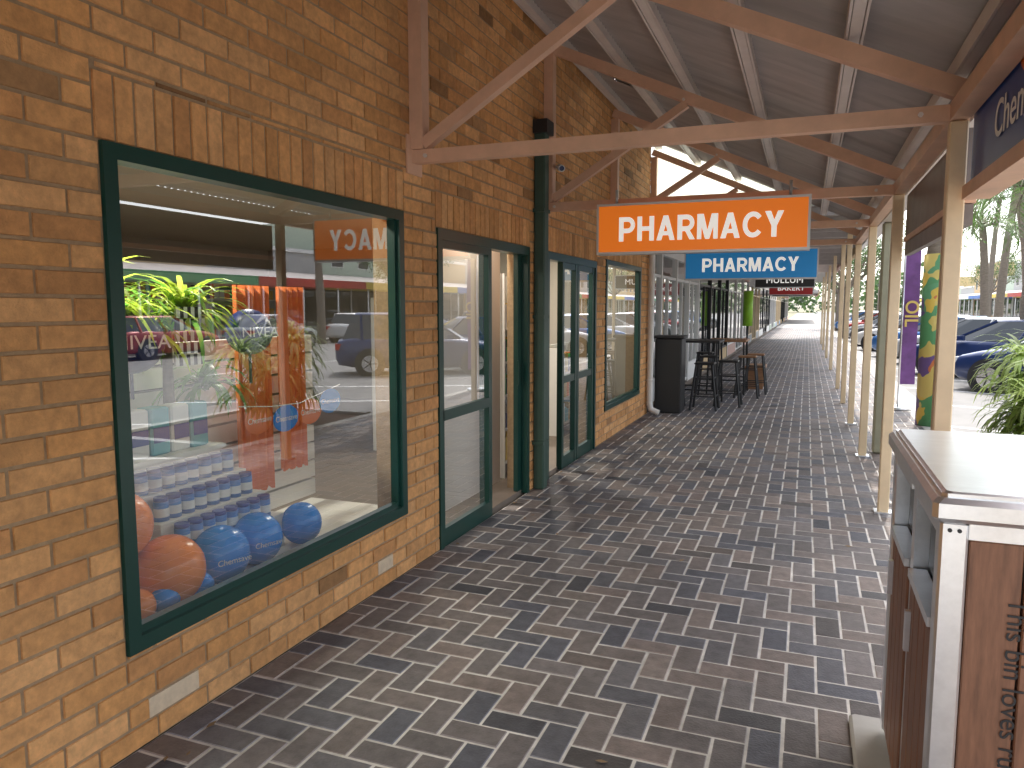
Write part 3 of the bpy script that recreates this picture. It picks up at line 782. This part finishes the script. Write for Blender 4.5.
# ---------------------------------------------------------------- window display
b=MB()
M_slat=mat('slat_white',(0.78,0.76,0.72),0.5,var=0.03)
b.box(-3.05,WX-0.2,1.7,4.1,0.02,0.33,0)
for k in range(9): b.box(-3.12,-3.05,1.7,4.15,.35+k*.12,.35+k*.12+.105,0)
b.box(-3.14,-3.12,1.7,4.15,.33,1.43,1)
for (x0,x1,z) in ((-2.93,-2.8,.73),(-2.8,-2.68,.62),(-2.68,-2.56,.51)): b.box(x0,x1,2.5,3.2,.33,z,0)
b.box(-3.0,-2.7,2.35,2.95,.90,.92,0)
b.make('display_stand',[M_slat,M_dark])
M_lab=mat('label_white',(0.75,0.75,0.75),0.4,var=0.02); M_cap=mat('cap_blue',(0.03,0.06,0.3),0.35,var=.02); M_teal=mat('teal_pack',(0.12,0.42,0.5),0.4,var=.1)
M_grn=mat('green_pack',(0.08,0.35,0.1),0.4,var=.1)
b=MB()
for (x,z) in ((-2.86,.73),(-2.74,.62),(-2.62,.51)):
    for k in range(8):
        y=2.56+k*.08+U(-.004,.004)
        b.cyl((x,y,z),(x,y,z+.09),.034,n=16,m=1); b.cyl((x,y,z+.02),(x,y,z+.06),.0346,n=16,m=0,caps=False); b.cyl((x,y,z+.09),(x,y,z+.11),.032,n=16,m=2)
for k in range(4):
    y=2.42+k*.12
    b.cbox(-2.85,-2.75,y,y+.11,.92,1.14,.008,3 if k%2 else 0); b.box(-2.749,-2.747,y+.01,y+.1,.98,1.05,2)
for k in range(6): b.cyl((-2.68,2.2+k*.07,.33),(-2.68,2.2+k*.07,.5),.03,n=12,m=4 if k%2 else 0)
for k in range(5): b.cyl((-2.9,2.15+k*.07,.92-.0),(-2.9,2.15+k*.07,1.06),.025,n=12,m=4)
b.make('product_jars',[M_lab,mat('blue_jar',(0.02,0.16,0.5),0.35,var=.03),M_cap,M_teal,M_grn])
for (x,y,z,r,m) in ((-2.5,2.67,.455,.13,M_bluepl),(-2.5,2.37,.48,.145,M_orangepl),(-2.52,2.94,.45,.125,M_bluepl),(-2.5,3.27,.44,.108,M_bluepl),(-2.66,3.05,.44,.11,M_orangepl),(-2.62,2.22,.70,.14,M_orangepl),(-2.58,2.12,.44,.11,M_orangepl),(-2.46,2.16,.40,.07,M_orangepl),(-2.44,2.28,.395,.06,M_bluepl),(-2.42,2.46,.39,.055,M_bluepl),(-2.7,2.75,.43,.1,M_orangepl)):
    b=MB(); b.sphere((x,y,z),r,0,n=28,k=18,sc=(1,1,1.04)); b.cyl((x,y,z-r*1.04),(x,y,z-r*1.04-.012),.006,.012,n=8)
    bo=b.make('balloon',[m])
    if m is M_bluepl and r>.11: text('print','Chemsave',r*.3,M_wtxt,(x+r*.955,y-r*.36,z+.0),(math.pi/2,0,math.radians(69)),bo,extrude=0.001)
for (x,y,z,r) in ((-2.72,2.42,1.45,.14),(-2.72,3.17,1.47,.12)):
    b=MB(); b.sphere((x,y,z),r,0,n=24,k=14); b.cyl((x,y,z-r),(x,y,1.2),.008,n=6)
    bo=b.make('display_ball',[M_navy]); text('print','NIVEA',r*.6,M_wtxt,(x+r*.95,y-r*.4,z),(math.pi/2,0,math.radians(67)),bo,extrude=0.001)
b=MB()
for k in range(5):
    for q in range(8):
        b.box(-2.68,-2.67,2.62+q*.022+k*.004,2.642+q*.022+k*.004,1.33+k*.055,1.38+k*.055,(q+k)%2)
b.make('striped_packet',[M_lab,M_blk])
b=MB()
for c in ((-2.85,2.50,1.50),(-2.8,2.80,1.55),(-2.85,2.35,1.6)):
    strap(b,c,70,0.40,0.028,(0.38,0.48,0.06),1.0)
    strap(b,c,30,0.42,0.025,(0.12,0.28,0.04),1.3)
strap(b,(-2.85,2.98,1.2),40,.36,.03,(0.12,0.25,0.05),1.3)
b.tube([(-2.86,2.75,.95),(-2.85,2.75,1.5)],[.03,.02],8,1)
b.make('potted_fern',[M_leaf,M_bark],colattr=True)
M_orc=mat('orange_cloth',(0.80,0.20,0.05),0.7,var=.1)
b=MB()
for (y0,y1,z0,z1) in ((3.28,3.56,.55,1.72),(3.64,3.88,.62,1.72)):
    nn=24
    for k in range(nn):
        a=y0+(y1-y0)*k/nn;c=y0+(y1-y0)*(k+1)/nn
        xa=-2.92+.018*math.sin(k*1.1);xc=-2.92+.018*math.sin((k+1)*1.1)
        b.poly([(xa,a,z0+.02*math.sin(k)),(xc,c,z0+.02*math.sin(k+1)),(xc,c,z1),(xa,a,z1)],0,True)
b.make('orange_drape',[M_orc])
b=MB()
for k,(y,z) in enumerate(((3.2,1.0),(3.42,.98),(3.64,.99),(3.84,1.03))):
    pts=[(-2.7+.001*k,y+.11*math.cos(t*math.pi/14),z+.075*math.sin(t*math.pi/14)) for t in range(28)]
    b.poly(pts,k%2)
b.tube([(-2.7,3.05,1.09),(-2.7,3.3,1.06),(-2.7,3.55,1.05),(-2.7,3.95,1.12)],.003,5,2)
bu=b.make('bunting',[M_sgnO,M_bluepl,M_lab])
for k,(y,z) in enumerate(((3.2,1.0),(3.42,.98),(3.64,.99),(3.84,1.03))):
    text('lettering','Chemsave',.045,M_wtxt,(-2.694,y,z),(math.pi/2,0,math.pi/2),bu,extrude=.0005)
def shelf(x,y0,y1,h=1.6,seed=0):
    rr=random.Random(seed); b=MB()
    b.box(x-.22,x-.2,y0,y1,.02,h,0); b.box(x-.22,x+.2,y0-.02,y0,.02,h,0); b.box(x-.22,x+.2,y1,y1+.02,.02,h,0)
    z=.15
    while z<h-.2:
        b.box(x-.2,x+.2,y0,y1,z,z+.02,0); y=y0+.03
        while y<y1-.12:
            w=rr.uniform(.05,.12); hh=rr.uniform(.12,.24); b.box(x-.05,x+.17,y,y+w,z+.02,z+.02+hh,rr.choice([1,1,1,2,3,4,5,5,6])); y+=w+rr.uniform(.005,.03)
        z+=.31
    b.make('shelving',[M_white,M_lab,M_teal,M_orangepl,M_grn,mat('p_yel',(0.6,0.4,0.08),.5),M_navy])
shelf(-4.2,7.1,10.6,1.7,3); shelf(-2.95,8.7,10.5,1.1,5); shelf(-2.75,6.35,6.95,1.9,6); shelf(-8.6,0,10.5,2.1,4)
b=MB(); b.cbox(-6.0,-5.2,2.5,6.5,.02,1.0,.02,0); b.box(-6.02,-5.18,2.48,6.52,1.0,1.04,1); b.make('shop_counter',[M_wallin,M_white])
b=MB(); b.box(-2.62,-2.56,5.0,6.25,.02,2.4,0); b.make('partition',[mat('pinkish_white',(0.80,0.70,0.62),.6,var=.02)])
b=MB(); b.cyl((-3.8,2.6,2.35),(-3.8,2.6,2.6),.02,n=8); b.cyl((-3.8,2.6,2.30),(-3.8,2.6,2.38),.1,n=20)
for k in range(3):
    t=k*2.094+.4; b.beam((-3.8+.1*math.cos(t),2.6+.1*math.sin(t),2.34),(-3.8+.6*math.cos(t),2.6+.6*math.sin(t),2.34),.12,.01,0)
b.make('ceiling_fan',[M_dark])
M_lamp=mat('lamp_glow',(1,1,1),.5,emit=(1,.93,.8),estr=12)
for k,(x,y,e_) in enumerate(((-3.0,2.55,60),(-3.6,4.2,35),(-3.2,7.4,45),(-3.3,9.6,45),(-2.45,5.5,25))):  # first entry is an added lamp that brightens the window display
    b=MB(); b.cyl((x,y,2.595),(x,y,2.58),.06,n=20,m=0); b.cyl((x,y,2.60),(x,y,2.585),.08,.08,n=20,m=1)
    lo=b.make('ceiling_light',[M_lamp,M_white])
    ld=bpy.data.lights.new('downlight','AREA'); ld.shape='DISK'; ld.size=.14; ld.energy=e_; ld.color=(1,.92,.8)
    o=bpy.data.objects.new('lamp',ld); COL.objects.link(o); o.location=(x,y,2.57); o.parent=lo

# ---------------------------------------------------------------- sky, sun
S=Vector((0.08,0.50,0.86)).normalized()
w=bpy.data.worlds.new('World'); scene.world=w; w.use_nodes=True
sky=w.node_tree.nodes.new('ShaderNodeTexSky'); sky.sky_type='NISHITA'; sky.sun_disc=False
sky.sun_elevation=math.asin(S.z); sky.sun_rotation=math.atan2(S.x,S.y); sky.dust_density=3.0; sky.air_density=1.0; sky.ozone_density=0.5
hs=w.node_tree.nodes.new('ShaderNodeHueSaturation'); hs.inputs['Saturation'].default_value=0.4
bg=w.node_tree.nodes['Background']; bg.inputs['Strength'].default_value=0.62
w.node_tree.links.new(sky.outputs[0],hs.inputs['Color']); w.node_tree.links.new(hs.outputs[0],bg.inputs['Color'])
sd=bpy.data.lights.new('sun','SUN'); sd.energy=5; sd.angle=math.radians(.5); sd.color=(1,.95,.87)
so=bpy.data.objects.new('sun',sd); COL.objects.link(so); so.rotation_euler=S.to_track_quat('Z','Y').to_euler(); so.location=(0,0,30)

# ---------------------------------------------------------------- camera
cd=bpy.data.cameras.new('camera'); cd.lens=26.4; cd.sensor_width=36; cd.clip_end=2000; cd.clip_start=.05
co=bpy.data.objects.new('camera',cd); COL.objects.link(co); co.location=(0,0,1.6)
co.rotation_euler=(math.radians(90-5.86),0,math.radians(21.37))
scene.camera=co
scene.view_settings.view_transform='Standard'; scene.view_settings.look='None'; scene.view_settings.exposure=0
